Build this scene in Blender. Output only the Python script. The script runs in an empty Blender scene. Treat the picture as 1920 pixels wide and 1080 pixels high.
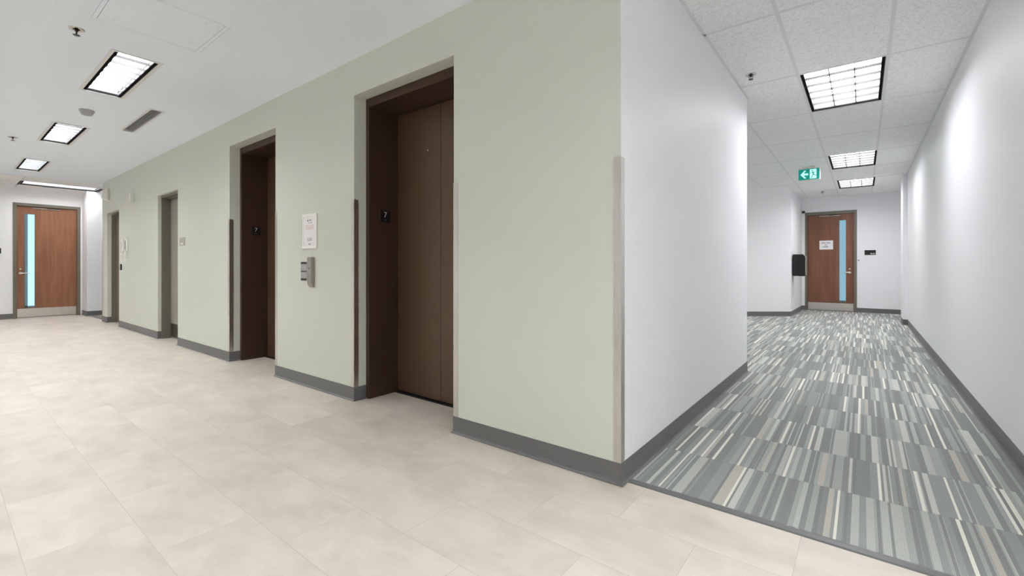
import bpy, bmesh, math, random
from mathutils import Vector, Matrix
random.seed(7)
S = bpy.context.scene
C = S.collection
PI = math.pi

# ---------------------------------------------------------------- camera
cd = bpy.data.cameras.new('camera'); cam = bpy.data.objects.new('camera', cd); C.objects.link(cam)
cam.location = (0.9167, -2.0296, 1.05)
cam.rotation_euler = (PI/2, 0, 0.6613)
cd.sensor_width = 36; cd.lens = 845.28/1920*36; cd.shift_y = -39.06/1920
cd.clip_start = 0.02; cd.clip_end = 100
S.camera = cam
# ---------------------------------------------------------------- world, exposure
w = bpy.data.worlds.new('daylight'); S.world = w; w.use_nodes = True
bg = w.node_tree.nodes['Background']
bg.inputs[0].default_value = (0.60, 0.82, 0.92, 1); bg.inputs[1].default_value = 0.5
S.view_settings.view_transform = 'Standard'; S.view_settings.look = 'None'
S.view_settings.gamma = 1; S.view_settings.use_curve_mapping = False
S.view_settings.exposure = 1.46
S.cycles.max_bounces = 16; S.cycles.diffuse_bounces = 12; S.cycles.glossy_bounces = 6
LAMP = 14.0          # radiance of the fluorescent lenses
H = 2.68; H2 = 2.734; W = 1.555; L1 = 2.986

# ---------------------------------------------------------------- materials
def mat(name, col, rough=0.5, metal=0.0, spec=0.5, bump=0.0, bscale=200, var=0.0, vscale=3, emit=None):
    m = bpy.data.materials.new(name); m.use_nodes = True
    nt = m.node_tree; N = nt.nodes; b = N['Principled BSDF']
    b.inputs['Base Color'].default_value = (*col, 1); b.inputs['Roughness'].default_value = rough
    b.inputs['Metallic'].default_value = metal; b.inputs['Specular IOR Level'].default_value = spec
    tc = N.new('ShaderNodeTexCoord')
    if bump:
        n = N.new('ShaderNodeTexNoise'); n.inputs['Scale'].default_value = bscale; n.inputs['Detail'].default_value = 3
        nt.links.new(tc.outputs['Object'], n.inputs['Vector'])
        bp = N.new('ShaderNodeBump'); bp.inputs['Strength'].default_value = bump; bp.inputs['Distance'].default_value = 0.002
        nt.links.new(n.outputs['Fac'], bp.inputs['Height']); nt.links.new(bp.outputs[0], b.inputs['Normal'])
    n = N.new('ShaderNodeTexNoise'); n.inputs['Scale'].default_value = vscale; n.inputs['Detail'].default_value = 4
    nt.links.new(tc.outputs['Object'], n.inputs['Vector'])
    mx = N.new('ShaderNodeMix'); mx.data_type = 'RGBA'
    v = var if var else 0.01
    mx.inputs[6].default_value = (*[c*(1-v) for c in col], 1); mx.inputs[7].default_value = (*[min(1, c*(1+v)) for c in col], 1)
    nt.links.new(n.outputs['Fac'], mx.inputs[0]); nt.links.new(mx.outputs[2], b.inputs['Base Color'])
    if emit:
        b.inputs['Emission Color'].default_value = (*emit[0], 1); b.inputs['Emission Strength'].default_value = emit[1]
    return m

def srgb(r, g, b):
    f = lambda c: (c/255/12.92) if c/255 <= 0.04045 else ((c/255+0.055)/1.055)**2.4
    return (f(r), f(g), f(b))

M = {}
M['green'] = mat('green_paint', srgb(210, 213, 202), 0.45, spec=0.35, bump=0.15, bscale=350)
M['white'] = mat('white_paint', srgb(239, 239, 241), 0.5, spec=0.3, bump=0.15, bscale=350)
M['ceil'] = mat('drywall_ceiling', srgb(234, 240, 250), 0.8, spec=0.2, bump=0.1, bscale=300)
M['base'] = mat('vinyl_base', srgb(106, 105, 106), 0.42, spec=0.5, var=0.04)
M['brown'] = mat('bronze_enamel', srgb(97, 76, 59), 0.36, metal=0.3, spec=0.5, var=0.03, vscale=2)
M['brown_dark'] = mat('bronze_jamb', srgb(74, 56, 45), 0.42, metal=0.3, spec=0.4, var=0.03)
M['black'] = mat('black_plastic', (0.006, 0.006, 0.007), 0.4)
M['matte_black'] = mat('matte_black', (0.004, 0.004, 0.004), 0.9, spec=0.1)
M['whitep'] = mat('white_plastic', srgb(238, 238, 234), 0.35)
M['offwhite'] = mat('offwhite_plastic', srgb(222, 223, 210), 0.4)
M['trim_white'] = mat('white_enamel', srgb(220, 220, 222), 0.4)
M['tbar'] = mat('tbar_enamel', srgb(222, 222, 224), 0.55, spec=0.2)
M['frame_grey'] = mat('grey_taupe_enamel', srgb(112, 108, 96), 0.45, var=0.02)
M['slab_taupe'] = mat('taupe_door_paint', srgb(150, 145, 134), 0.45, var=0.02)
M['slab_brown'] = mat('brown_door_paint', srgb(120, 106, 95), 0.45, var=0.02)
M['kick_dark'] = mat('dark_kick_plate', srgb(80, 78, 70), 0.35, metal=0.6)
M['chrome'] = mat('satin_chrome', (0.62, 0.60, 0.57), 0.25, metal=1)
M['dark_metal'] = mat('dark_metal', (0.05, 0.05, 0.05), 0.4, metal=0.8)
M['paper'] = mat('paper', srgb(236, 234, 236), 0.8)
M['detector_grey'] = mat('detector_grey', srgb(168, 168, 168), 0.5)
M['ink'] = mat('ink_grey', srgb(110, 110, 115), 0.8)
M['ink_red'] = mat('ink_red', srgb(226, 178, 182), 0.8)
M['sign_taupe'] = mat('sign_taupe', srgb(172, 170, 156), 0.5)
M['vent_grey'] = mat('vent_grey', srgb(165, 165, 167), 0.6)
M['blade'] = mat('louver_blade', (0.08, 0.08, 0.082), 0.5, spec=0.2)
M['housing'] = mat('troffer_specular_grey', (0.25, 0.25, 0.25), 0.5)
M['exit_green'] = mat('exit_green', (0.0, 0.23, 0.19), 0.4, emit=((0.0, 0.30, 0.25), 0.18))
M['exit_white'] = mat('exit_white', (0.6, 0.95, 0.92), 0.4, emit=((0.45, 1.0, 0.95), 0.28))
M['lamp'] = mat('fluorescent_lens', (0.9, 0.9, 0.9), 0.5, emit=((0.955, 0.99, 1.0), LAMP))
M['lamp_wide'] = mat('fluorescent_lens_wide', (0.9, 0.9, 0.9), 0.5, emit=((0.98, 0.99, 1.0), LAMP*0.57))
M['lamp_dim'] = mat('fluorescent_lens_dim', (0.9, 0.9, 0.9), 0.5, emit=((0.98, 0.99, 1.0), LAMP*0.3))

def brushed(name, col, rough):
    m = mat(name, col, rough, metal=1); nt = m.node_tree; N = nt.nodes; b = N['Principled BSDF']
    tc = N.new('ShaderNodeTexCoord'); mp = N.new('ShaderNodeMapping'); mp.inputs['Scale'].default_value = (500, 500, 6)
    n = N.new('ShaderNodeTexNoise'); n.inputs['Scale'].default_value = 1; n.inputs['Detail'].default_value = 2
    nt.links.new(tc.outputs['Object'], mp.inputs[0]); nt.links.new(mp.outputs[0], n.inputs['Vector'])
    mr = N.new('ShaderNodeMapRange'); mr.inputs[3].default_value = rough*0.8; mr.inputs[4].default_value = rough*1.3
    nt.links.new(n.outputs['Fac'], mr.inputs[0]); nt.links.new(mr.outputs[0], b.inputs['Roughness'])
    return m
M['steel'] = brushed('brushed_stainless', (0.66, 0.63, 0.60), 0.28)
M['steel_dark'] = brushed('brushed_bronze_steel', (0.40, 0.37, 0.34), 0.3)
M['kick'] = brushed('kick_plate_steel', (0.68, 0.64, 0.60), 0.3)

def glassmat(nm, col):
    m = bpy.data.materials.new(nm); m.use_nodes = True; b = m.node_tree.nodes['Principled BSDF']
    b.inputs['Base Color'].default_value = (*col, 1); b.inputs['Roughness'].default_value = 0.0
    b.inputs['Transmission Weight'].default_value = 1.0; b.inputs['IOR'].default_value = 1.05
    return m
M['glass'] = glassmat('clear_glass', (0.92, 0.97, 0.98)); M['glass_left'] = glassmat('bright_daylight_glass', (0.85, 0.97, 0.99)); M['glass_right'] = glassmat('dim_daylight_glass', (0.36, 0.45, 0.49))  # tints make daylight behind the left door brighter, behind the right one dimmer

def wood(name, c1, c2):
    m = bpy.data.materials.new(name); m.use_nodes = True; nt = m.node_tree; N = nt.nodes; b = N['Principled BSDF']
    tc = N.new('ShaderNodeTexCoord'); mp = N.new('ShaderNodeMapping'); mp.inputs['Scale'].default_value = (9, 9, 0.6)
    n = N.new('ShaderNodeTexNoise'); n.inputs['Scale'].default_value = 1.6; n.inputs['Detail'].default_value = 6; n.inputs['Distortion'].default_value = 0.6
    mp2 = N.new('ShaderNodeMapping'); mp2.inputs['Scale'].default_value = (140, 140, 3)
    n2 = N.new('ShaderNodeTexNoise'); n2.inputs['Scale'].default_value = 1; n2.inputs['Detail'].default_value = 3
    nt.links.new(tc.outputs['Object'], mp.inputs[0]); nt.links.new(tc.outputs['Object'], mp2.inputs[0])
    nt.links.new(mp.outputs[0], n.inputs['Vector']); nt.links.new(mp2.outputs[0], n2.inputs['Vector'])
    ad = N.new('ShaderNodeMath'); ad.operation = 'MULTIPLY_ADD'; ad.inputs[1].default_value = 0.3
    nt.links.new(n2.outputs['Fac'], ad.inputs[0]); nt.links.new(n.outputs['Fac'], ad.inputs[2])
    cr = N.new('ShaderNodeValToRGB'); cr.color_ramp.elements[0].position = 0.4; cr.color_ramp.elements[0].color = (*c1, 1)
    cr.color_ramp.elements[1].position = 0.85; cr.color_ramp.elements[1].color = (*c2, 1)
    nt.links.new(ad.outputs[0], cr.inputs[0]); nt.links.new(cr.outputs[0], b.inputs['Base Color'])
    b.inputs['Roughness'].default_value = 0.4; b.inputs['Specular IOR Level'].default_value = 0.4
    return m
M['wood'] = wood('door_veneer', srgb(132, 88, 64), srgb(160, 110, 82))
M['wood2'] = wood('dark_door_veneer', srgb(112, 72, 54), srgb(138, 92, 70))

def floor_tile():
    m = bpy.data.materials.new('stone_look_tile'); m.use_nodes = True; nt = m.node_tree; N = nt.nodes; b = N['Principled BSDF']
    L = nt.links.new
    g = N.new('ShaderNodeNewGeometry'); mp = N.new('ShaderNodeMapping'); mp.inputs['Location'].default_value = (1.133+6.2, 1.833+0.3145*6, 0)
    L(g.outputs['Position'], mp.inputs[0])
    br = N.new('ShaderNodeTexBrick'); br.offset = 0.5; br.offset_frequency = 2
    br.inputs['Scale'].default_value = 1; br.inputs['Brick Width'].default_value = 0.62; br.inputs['Row Height'].default_value = 0.3145
    br.inputs['Mortar Size'].default_value = 0.0011; br.inputs['Mortar Smooth'].default_value = 0.1; br.inputs['Bias'].default_value = 0
    br.inputs['Color1'].default_value = (0.0, 0, 0, 1); br.inputs['Color2'].default_value = (1, 1, 1, 1); br.inputs['Mortar'].default_value = (0.5, 0.5, 0.5, 1)
    L(mp.outputs[0], br.inputs['Vector'])
    # cloudy stone, shifted from tile to tile
    sx = N.new('ShaderNodeVectorMath'); sx.operation = 'MULTIPLY_ADD'; sx.inputs[1].default_value = (9, 9, 9)
    L(br.outputs['Color'], sx.inputs[0]); L(g.outputs['Position'], sx.inputs[2])
    st = N.new('ShaderNodeMapping'); st.inputs['Scale'].default_value = (1.0, 1.7, 1); L(sx.outputs[0], st.inputs[0])
    n1 = N.new('ShaderNodeTexNoise'); n1.inputs['Scale'].default_value = 2.6; n1.inputs['Detail'].default_value = 6; n1.inputs['Roughness'].default_value = 0.62; n1.inputs['Distortion'].default_value = 0.3
    L(st.outputs[0], n1.inputs['Vector'])
    cr = N.new('ShaderNodeValToRGB'); cr.color_ramp.elements[0].position = 0.3; cr.color_ramp.elements[0].color = (*srgb(203, 192, 180), 1)
    cr.color_ramp.elements[1].position = 0.72; cr.color_ramp.elements[1].color = (*srgb(225, 216, 204), 1)
    L(n1.outputs['Fac'], cr.inputs[0])
    tv = N.new('ShaderNodeMapRange'); tv.inputs[3].default_value = 0.965; tv.inputs[4].default_value = 1.015; L(br.outputs['Color'], tv.inputs[0])
    mu = N.new('ShaderNodeVectorMath'); mu.operation = 'MULTIPLY'; L(cr.outputs[0], mu.inputs[0]); L(tv.outputs[0], mu.inputs[1])
    mx = N.new('ShaderNodeMix'); mx.data_type = 'RGBA'; mx.inputs[7].default_value = (*srgb(190, 183, 173), 1)
    L(br.outputs['Fac'], mx.inputs[0]); L(mu.outputs[0], mx.inputs[6]); L(mx.outputs[2], b.inputs['Base Color'])
    b.inputs['Roughness'].default_value = 0.42; b.inputs['Specular IOR Level'].default_value = 0.35
    return m
M['tile'] = floor_tile()

def carpet():
    m = bpy.data.materials.new('striped_carpet_tile'); m.use_nodes = True; nt = m.node_tree; N = nt.nodes; b = N['Principled BSDF']
    L = nt.links.new
    def math_(op, a, b_=None, c=None):
        n = N.new('ShaderNodeMath'); n.operation = op
        for i, v in enumerate((a, b_, c)):
            if v is None: continue
            if isinstance(v, (int, float)): n.inputs[i].default_value = v
            else: L(v, n.inputs[i])
        return n.outputs[0]
    g = N.new('ShaderNodeNewGeometry'); sp = N.new('ShaderNodeSeparateXYZ'); L(g.outputs['Position'], sp.inputs[0])
    x, y = sp.outputs[0], sp.outputs[1]
    ry = math_('DIVIDE', math_('SUBTRACT', y, 0.10), 0.483)
    row = math_('FLOOR', ry)
    # each row of carpet tiles starts its stripes at another place; some columns run on into the next row
    wn = N.new('ShaderNodeTexWhiteNoise'); wn.noise_dimensions = '2D'
    cv = N.new('ShaderNodeCombineXYZ'); L(row, cv.inputs[0]); L(math_('FLOOR', math_('DIVIDE', math_('ADD', x, 10.0), 0.483)), cv.inputs[1]); L(cv.outputs[0], wn.inputs['Vector'])
    off = math_('MULTIPLY', wn.outputs['Value'], 60)
    u = math_('ADD', x, off)
    def vor(scale):
        v = N.new('ShaderNodeTexVoronoi'); v.voronoi_dimensions = '1D'; v.inputs['Scale'].default_value = scale
        v.inputs['Randomness'].default_value = 1.0; L(u, v.inputs['W'])
        s = N.new('ShaderNodeSeparateColor'); L(v.outputs['Color'], s.inputs[0]); return s.outputs[0]
    a = vor(42); c = vor(82)
    cr = N.new('ShaderNodeValToRGB'); cr.color_ramp.interpolation = 'CONSTANT'
    E = cr.color_ramp.elements; E[0].position = 0; E[0].color = (*srgb(143, 146, 143), 1); E[1].position = 0.26; E[1].color = (*srgb(155, 158, 155), 1)
    for p, q in ((0.5, srgb(168, 170, 166)), (0.68, srgb(184, 186, 181)), (0.82, srgb(199, 200, 194)), (0.93, srgb(188, 184, 175))):
        e = E.new(p); e.color = (*q, 1)
    L(a, cr.inputs[0])
    cream = math_('GREATER_THAN', c, 0.955)
    m1 = N.new('ShaderNodeMix'); m1.data_type = 'RGBA'; m1.inputs[7].default_value = (*srgb(230, 227, 217), 1)
    L(cream, m1.inputs[0]); L(cr.outputs[0], m1.inputs[6])
    thin = math_('LESS_THAN', c, 0.16)
    m2 = N.new('ShaderNodeMix'); m2.data_type = 'RGBA'; m2.inputs[7].default_value = (*srgb(136, 138, 136), 1)
    L(math_('MULTIPLY', thin, 0.85), m2.inputs[0]); L(m1.outputs[2], m2.inputs[6])
    # ribs and loops
    rib = math_('SINE', math_('MULTIPLY', x, 2*PI/0.0062))
    no = N.new('ShaderNodeTexNoise'); no.inputs['Scale'].default_value = 240; no.inputs['Detail'].default_value = 2; L(g.outputs['Position'], no.inputs['Vector'])
    k = math_('ADD', math_('MULTIPLY_ADD', rib, 0.07, 0.80), math_('MULTIPLY', no.outputs['Fac'], 0.36))
    fr = math_('FRACT', ry); seam = math_('MAXIMUM', math_('LESS_THAN', fr, 0.008), math_('GREATER_THAN', fr, 0.996))
    k2 = math_('MULTIPLY', k, math_('SUBTRACT', 1.0, math_('MULTIPLY', seam, 0.12)))
    mu = N.new('ShaderNodeVectorMath'); mu.operation = 'MULTIPLY'; L(m2.outputs[2], mu.inputs[0]); L(k2, mu.inputs[1])
    L(mu.outputs[0], b.inputs['Base Color'])
    bp = N.new('ShaderNodeBump'); bp.inputs['Strength'].default_value = 0.5; bp.inputs['Distance'].default_value = 0.002
    L(k, bp.inputs['Height']); L(bp.outputs[0], b.inputs['Normal'])
    b.inputs['Roughness'].default_value = 0.95; b.inputs['Specular IOR Level'].default_value = 0.1
    return m
M['carpet'] = carpet()
M['carpet_far'] = mat('plain_grey_carpet', srgb(150, 146, 136), 0.95, spec=0.1, bump=0.4, bscale=300, var=0.15, vscale=60)

def acoustic():
    m = mat('acoustic_tile', srgb(238, 238, 239), 0.9, spec=0.1); nt = m.node_tree; N = nt.nodes; b = N['Principled BSDF']; L = nt.links.new
    g = N.new('ShaderNodeNewGeometry')
    mp = N.new('ShaderNodeMapping'); mp.inputs['Scale'].default_value = (1.0, 1.5, 1); L(g.outputs['Position'], mp.inputs[0])
    n = N.new('ShaderNodeTexNoise'); n.inputs['Scale'].default_value = 55; n.inputs['Detail'].default_value = 5; n.inputs['Distortion'].default_value = 1.5
    L(mp.outputs[0], n.inputs['Vector'])
    cr = N.new('ShaderNodeValToRGB'); cr.color_ramp.elements[0].position = 0.40; cr.color_ramp.elements[0].color = (*srgb(222, 222, 222), 1)
    cr.color_ramp.elements[1].position = 0.50; cr.color_ramp.elements[1].color = (*srgb(243, 243, 244), 1)
    L(n.outputs['Fac'], cr.inputs[0]); L(cr.outputs[0], b.inputs['Base Color'])
    bp = N.new('ShaderNodeBump'); bp.inputs['Strength'].default_value = 0.5; bp.inputs['Distance'].default_value = 0.002
    L(n.outputs['Fac'], bp.inputs['Height']); L(bp.outputs[0], b.inputs['Normal'])
    return m
M['acoustic'] = acoustic()

# ---------------------------------------------------------------- mesh helpers
def box(bm, x0, x1, y0, y1, z0, z1, bev=0.0, seg=2):
    x0, x1 = sorted((x0, x1)); y0, y1 = sorted((y0, y1)); z0, z1 = sorted((z0, z1))
    r = bmesh.ops.create_cube(bm, size=1.0); vs = r['verts']
    for v in vs:
        v.co = Vector(((x0+x1)/2+v.co.x*(x1-x0), (y0+y1)/2+v.co.y*(y1-y0), (z0+z1)/2+v.co.z*(z1-z0)))
    if bev:
        es = list({e for v in vs for e in v.link_edges})
        bmesh.ops.bevel(bm, geom=es, offset=bev, segments=seg, affect='EDGES', profile=0.5)
    return bm
def B(x0, x1, y0, y1, z0, z1, bev=0.0): return box(bmesh.new(), x0, x1, y0, y1, z0, z1, bev)
def lathe(bm, prof, loc=(0, 0, 0), axis='z', seg=32):
    """prof: (radius, height) pairs turned about the axis"""
    rings = []
    R = {'z': Matrix.Identity(3), 'y': Matrix.Rotation(-PI/2, 3, 'X'), 'x': Matrix.Rotation(PI/2, 3, 'Y'), '-y': Matrix.Rotation(PI/2, 3, 'X')}[axis]
    for r, h in prof:
        if r < 1e-6: rings.append([bm.verts.new(R @ Vector((0, 0, h))+Vector(loc))]); continue
        rings.append([bm.verts.new(R @ Vector((r*math.cos(a), r*math.sin(a), h))+Vector(loc)) for a in (2*PI*i/seg for i in range(seg))])
    for a, b in zip(rings, rings[1:]):
        if len(a) == 1 and len(b) == 1: continue
        for i in range(seg):
            j = (i+1) % seg
            if len(a) == 1: bm.faces.new((a[0], b[i], b[j]))
            elif len(b) == 1: bm.faces.new((a[i], b[0], a[j]))
            else: bm.faces.new((a[i], b[i], b[j], a[j]))
    return bm
def tube(bm, pts, r, seg=12):
    pts = [Vector(p) for p in pts]; rings = []
    for i, p in enumerate(pts):
        t = (pts[min(i+1, len(pts)-1)]-pts[max(i-1, 0)]).normalized()
        a = t.cross(Vector((0.123, 0.456, 0.88))).normalized(); b = t.cross(a)
        rings.append([bm.verts.new(p+r*(a*math.cos(2*PI*k/seg)+b*math.sin(2*PI*k/seg))) for k in range(seg)])
    for a, b in zip(rings, rings[1:]):
        for i in range(seg):
            j = (i+1) % seg; bm.faces.new((a[i], a[j], b[j], b[i]))
    bm.faces.new(rings[0]); bm.faces.new(list(reversed(rings[-1])))
    return bm
def prism(bm, poly, axis, a0, a1):
    """polygon extruded along an axis; poly coordinates are the two other axes in order"""
    def P(u, v, a): return {'x': (a, u, v), 'y': (u, a, v), 'z': (u, v, a)}[axis]
    A = [bm.verts.new(P(u, v, a0)) for u, v in poly]; Bv = [bm.verts.new(P(u, v, a1)) for u, v in poly]
    n = len(poly)
    for i in range(n): bm.faces.new((A[i], A[(i+1) % n], Bv[(i+1) % n], Bv[i]))
    bm.faces.new(A); bm.faces.new(list(reversed(Bv)))
    return bm
def obj(name, bm, m, parent=None, origin=None, smooth=False, **props):
    """one mesh object; verts are given in world space and stored about the parent's or its own base"""
    bmesh.ops.recalc_face_normals(bm, faces=bm.faces)
    if parent is not None:
        o0 = Vector(parent.get('_o', parent.location))
    else:
        xs = [v.co for v in bm.verts]
        o0 = Vector(origin) if origin else Vector(((min(v.x for v in xs)+max(v.x for v in xs))/2, (min(v.y for v in xs)+max(v.y for v in xs))/2, min(v.z for v in xs)))
    for v in bm.verts: v.co -= o0
    me = bpy.data.meshes.new(name); bm.to_mesh(me); bm.free()
    for mm in (m if isinstance(m, (list, tuple)) else [m]): me.materials.append(M[mm] if isinstance(mm, str) else mm)
    if smooth:
        for p in me.polygons: p.use_smooth = True
        me.set_sharp_from_angle(angle=math.radians(35))
    o = bpy.data.objects.new(name, me); C.objects.link(o)
    if parent is not None: o.parent = parent
    else: o.location = o0
    o['_o'] = list(o0)
    for k, v in props.items(): o[k] = v
    return o
def thing(name, label, cat, loc, group=None, kind=None):
    o = bpy.data.objects.new(name, None); C.objects.link(o); o.location = loc; o.empty_display_size = 0.05
    o['_o'] = list(loc); o['label'] = label; o['category'] = cat
    if group: o['group'] = group
    if kind: o['kind'] = kind
    return o
def struct(name, bm, m, label=None, cat=None, **k):
    o = obj(name, bm, m, **k); o['kind'] = 'structure'
    if label: o['label'] = label
    if cat: o['category'] = cat
    return o
def dup(root, loc, label=None):
    r = root.copy(); C.objects.link(r); r.location = loc; r['_o'] = list(loc)
    if label: r['label'] = label
    for ch in list(root.children):
        c = ch.copy(); C.objects.link(c); c.parent = r
        for gch in ch.children:
            d = gch.copy(); C.objects.link(d); d.parent = c
    return r
def panel(o, du, dv, dw, U, V, T, holes=(), end_slots=None):
    """slab of size U x V, thickness T (dw = away from the room), cut by rectangular holes (u0,u1,v0,v1)"""
    o, du, dv, dw = map(Vector, (o, du, dv, dw)); bm = bmesh.new()
    us = sorted({0.0, U, *[min(max(h[i], 0), U) for h in holes for i in (0, 1)]}); vs = sorted({0.0, V, *[min(max(h[i], 0), V) for h in holes for i in (2, 3)]})
    def solid(i, j):
        if i < 0 or j < 0 or i >= len(us)-1 or j >= len(vs)-1: return False
        cu = (us[i]+us[i+1])/2; cv = (vs[j]+vs[j+1])/2
        return not any(h[0] < cu < h[1] and h[2] < cv < h[3] for h in holes)
    cache = {}
    def P(u, v, w_):
        k = (round(u, 5), round(v, 5), round(w_, 5))
        if k not in cache: cache[k] = bm.verts.new(o+du*u+dv*v+dw*w_)
        return cache[k]
    def F(a, b, c, d, mi=0):
        f = bm.faces.new((a, b, c, d)); f.material_index = mi
    for i in range(len(us)-1):
        for j in range(len(vs)-1):
            if not solid(i, j): continue
            a, b, c, d = us[i], us[i+1], vs[j], vs[j+1]
            F(P(a, c, 0), P(b, c, 0), P(b, d, 0), P(a, d, 0)); F(P(a, c, T), P(a, d, T), P(b, d, T), P(b, c, T), 1 if end_slots else 0)
            if not solid(i-1, j): F(P(a, c, 0), P(a, d, 0), P(a, d, T), P(a, c, T), 1 if (end_slots and i == 0) else 0)
            if not solid(i+1, j): F(P(b, c, 0), P(b, c, T), P(b, d, T), P(b, d, 0), 1 if (end_slots and i == len(us)-2) else 0)
            if not solid(i, j-1): F(P(a, c, 0), P(a, c, T), P(b, c, T), P(b, c, 0))
            if not solid(i, j+1): F(P(a, d, 0), P(b, d, 0), P(b, d, T), P(a, d, T))
    return bm
def text_bm(body, size, at, right, up, extrude=0.0006, align='CENTER'):
    cu = bpy.data.curves.new('lettering', 'FONT'); cu.body = body; cu.size = size; cu.extrude = extrude; cu.align_x = align; cu.align_y = 'CENTER'; cu.offset = -size*0.012
    t = bpy.data.objects.new('lettering', cu); C.objects.link(t)
    dg = bpy.context.evaluated_depsgraph_get(); me = bpy.data.meshes.new_from_object(t.evaluated_get(dg))
    bm = bmesh.new(); bm.from_mesh(me); bpy.data.objects.remove(t); bpy.data.meshes.remove(me); bpy.data.curves.remove(cu)
    r, u = Vector(right).normalized(), Vector(up).normalized(); n = r.cross(u); a = Vector(at)
    for v in bm.verts: v.co = a+r*v.co.x+u*v.co.y+n*v.co.z
    return bm
def print_lines(bm, at, right, up, rows, h=0.004, t=0.0004):
    """rows of small word-like dashes: (up offset, width, words)"""
    r, u = Vector(right).normalized(), Vector(up).normalized(); n = r.cross(u); a = Vector(at)
    for dz, wd, words in rows:
        x = -wd/2; rest = wd
        gap = h*0.9; each = (wd-gap*(words-1))/words
        for k in range(words):
            wk = each*random.uniform(0.8, 1.0)
            q = [a+r*(x)+u*(dz), a+r*(x+wk)+u*(dz), a+r*(x+wk)+u*(dz+h), a+r*x+u*(dz+h)]
            lo = [bm.verts.new(p) for p in q]; hi = [bm.verts.new(p+n*t) for p in q]
            bm.faces.new(hi); bm.faces.new(list(reversed(lo)))
            for i in range(4): bm.faces.new((lo[i], lo[(i+1) % 4], hi[(i+1) % 4], hi[i]))
            x += each+gap
    return bm
def sweep(path, prof):
    """profile (distance into the room, height) along a floor path with the room on the right-hand side"""
    bm = bmesh.new(); P = [Vector((p[0], p[1])) for p in path]; rings = []
    for i, p in enumerate(P):
        ns = []
        if i > 0: d = (P[i]-P[i-1]).normalized(); ns.append(Vector((d.y, -d.x)))
        if i < len(P)-1: d = (P[i+1]-P[i]).normalized(); ns.append(Vector((d.y, -d.x)))
        n = ns[0] if len(ns) == 1 else (ns[0]+ns[1])/(1+ns[0].dot(ns[1]))
        rings.append([bm.verts.new((p.x+n.x*d_, p.y+n.y*d_, z)) for d_, z in prof])
    m = len(prof)
    for a, b in zip(rings, rings[1:]):
        for i in range(m): bm.faces.new((a[i], a[(i+1) % m], b[(i+1) % m], b[i]))
    bm.faces.new(rings[0]); bm.faces.new(list(reversed(rings[-1])))
    return bm
BASE = [(0, 0.002), (0, 0.106), (0.002, 0.107), (0.0035, 0.104), (0.0035, 0.022), (0.006, 0.012), (0.013, 0.005), (0.014, 0.002)]

# ---------------------------------------------------------------- troffer table (needed for the ceiling cut-outs)
TL = [(-4.125, 'bright recessed ceiling light nearest the access panel in the lobby'),
      (-6.835, 'recessed ceiling light in the lobby just past the round smoke detector'),
      (-9.57, 'recessed ceiling light at the far end of the lobby by the change of ceiling')]
TW, TLn = 0.272, 1.185
lob_y = -1.052
added_row_y = -2.42
row1_x = [t[0] for t in TL]+[1.33, 3.5]
added_row_x = [-9.57, -6.835, -4.125, -1.4, 1.33, 3.5]  # rear row is out of view, added to brighten the lobby

# ---------------------------------------------------------------- structure
# floors
XE = 4.2; YB = -3.45; XW = -12.7
fl = bmesh.new(); box(fl, XW-0.3, XE+0.2, YB-0.2, 0.06, -0.05, 0)
box(fl, -2.26, -1.1, 0.06, 0.45, -0.05, 0); box(fl, -4.67, -3.52, 0.06, 0.45, -0.05, 0); box(fl, -7.3, -6.3, 0.06, 0.45, -0.05, 0); box(fl, -10.4, -9.4, 0.06, 0.45, -0.05, 0)
struct('floor', fl, 'tile', 'pale beige stone-look plank tile floor of the elevator lobby', 'floor')
cf = B(0.0, 2.0, 0.09, 11.4, -0.05, 0.003); box(cf, -4.2, -0.0, L1-0.1, 11.4, -0.05, 0.003)
struct('floor', cf, 'carpet', 'grey striped carpet tile floor of the corridor', 'floor')
struct('floor', B(-12.3, -10.7, 0.085, 4.2, -0.05, 0.002), 'carpet_far', 'grey carpet of the side passage beyond the green wall', 'floor')
struct('trim_1', prism(bmesh.new(), [(0.052, 0.0), (0.092, 0.0), (0.092, 0.006), (0.084, 0.0075), (0.06, 0.004)], 'x', 0.014, W-0.014), 'base', 'grey vinyl transition strip between beige tile and striped carpet', 'trim')
struct('trim_2', B(-12.176, -10.782, 0.05, 0.088, 0.0, 0.006), 'base', 'grey transition strip at the mouth of the far side passage', 'trim')
# green wall with its four openings
GX0 = -10.768; GT = 0.45
E1 = (-2.231, -1.130); E2 = (-4.645, -3.552); D3 = (-7.25, -6.37); D4 = (-10.375, -9.49)
op = [(E1[0]-GX0, E1[1]-GX0, -1, 2.395), (E2[0]-GX0, E2[1]-GX0, -1, 2.395), (D3[0]-GX0, D3[1]-GX0, -1, 2.1), (D4[0]-GX0, D4[1]-GX0, -1, 2.07)]
struct('wall_front', panel((GX0, 0, 0), (1, 0, 0), (0, 0, 1), (0, 1, 0), -GX0, H2+0.05, GT, op, end_slots=True), ['green', 'white'], 'sage green elevator lobby wall with four door openings', 'wall')
struct('wall_passage', B(GX0, GX0+0.12, GT, 4.2, 0, H2), 'white', 'white wall of the side passage behind the green wall', 'wall')
struct('wall_corner', B(-0.15, 0, GT, L1, 0, H2+0.05), 'white', 'smooth white wall turning the corner from the green wall into the corridor', 'wall')
struct('wall_alcove', B(-4.2, -0.15, L1-0.15, L1, 0, H2+0.05), 'white')
struct('wall_alcove', B(-4.2, -4.05, L1, 7.93, 0, H2+0.05), 'white')
struct('wall_alcove', B(-4.2, -1.9, 7.93, 8.08, 0, H2+0.05), 'white')
bm = prism(bmesh.new(), [(-1.9, 7.93), (-0.29, 9.18), (-0.27, 11.15), (-0.45, 11.15), (-0.45, 9.3), (-1.9, 8.12)], 'z', 0, H2+0.05)
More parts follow.
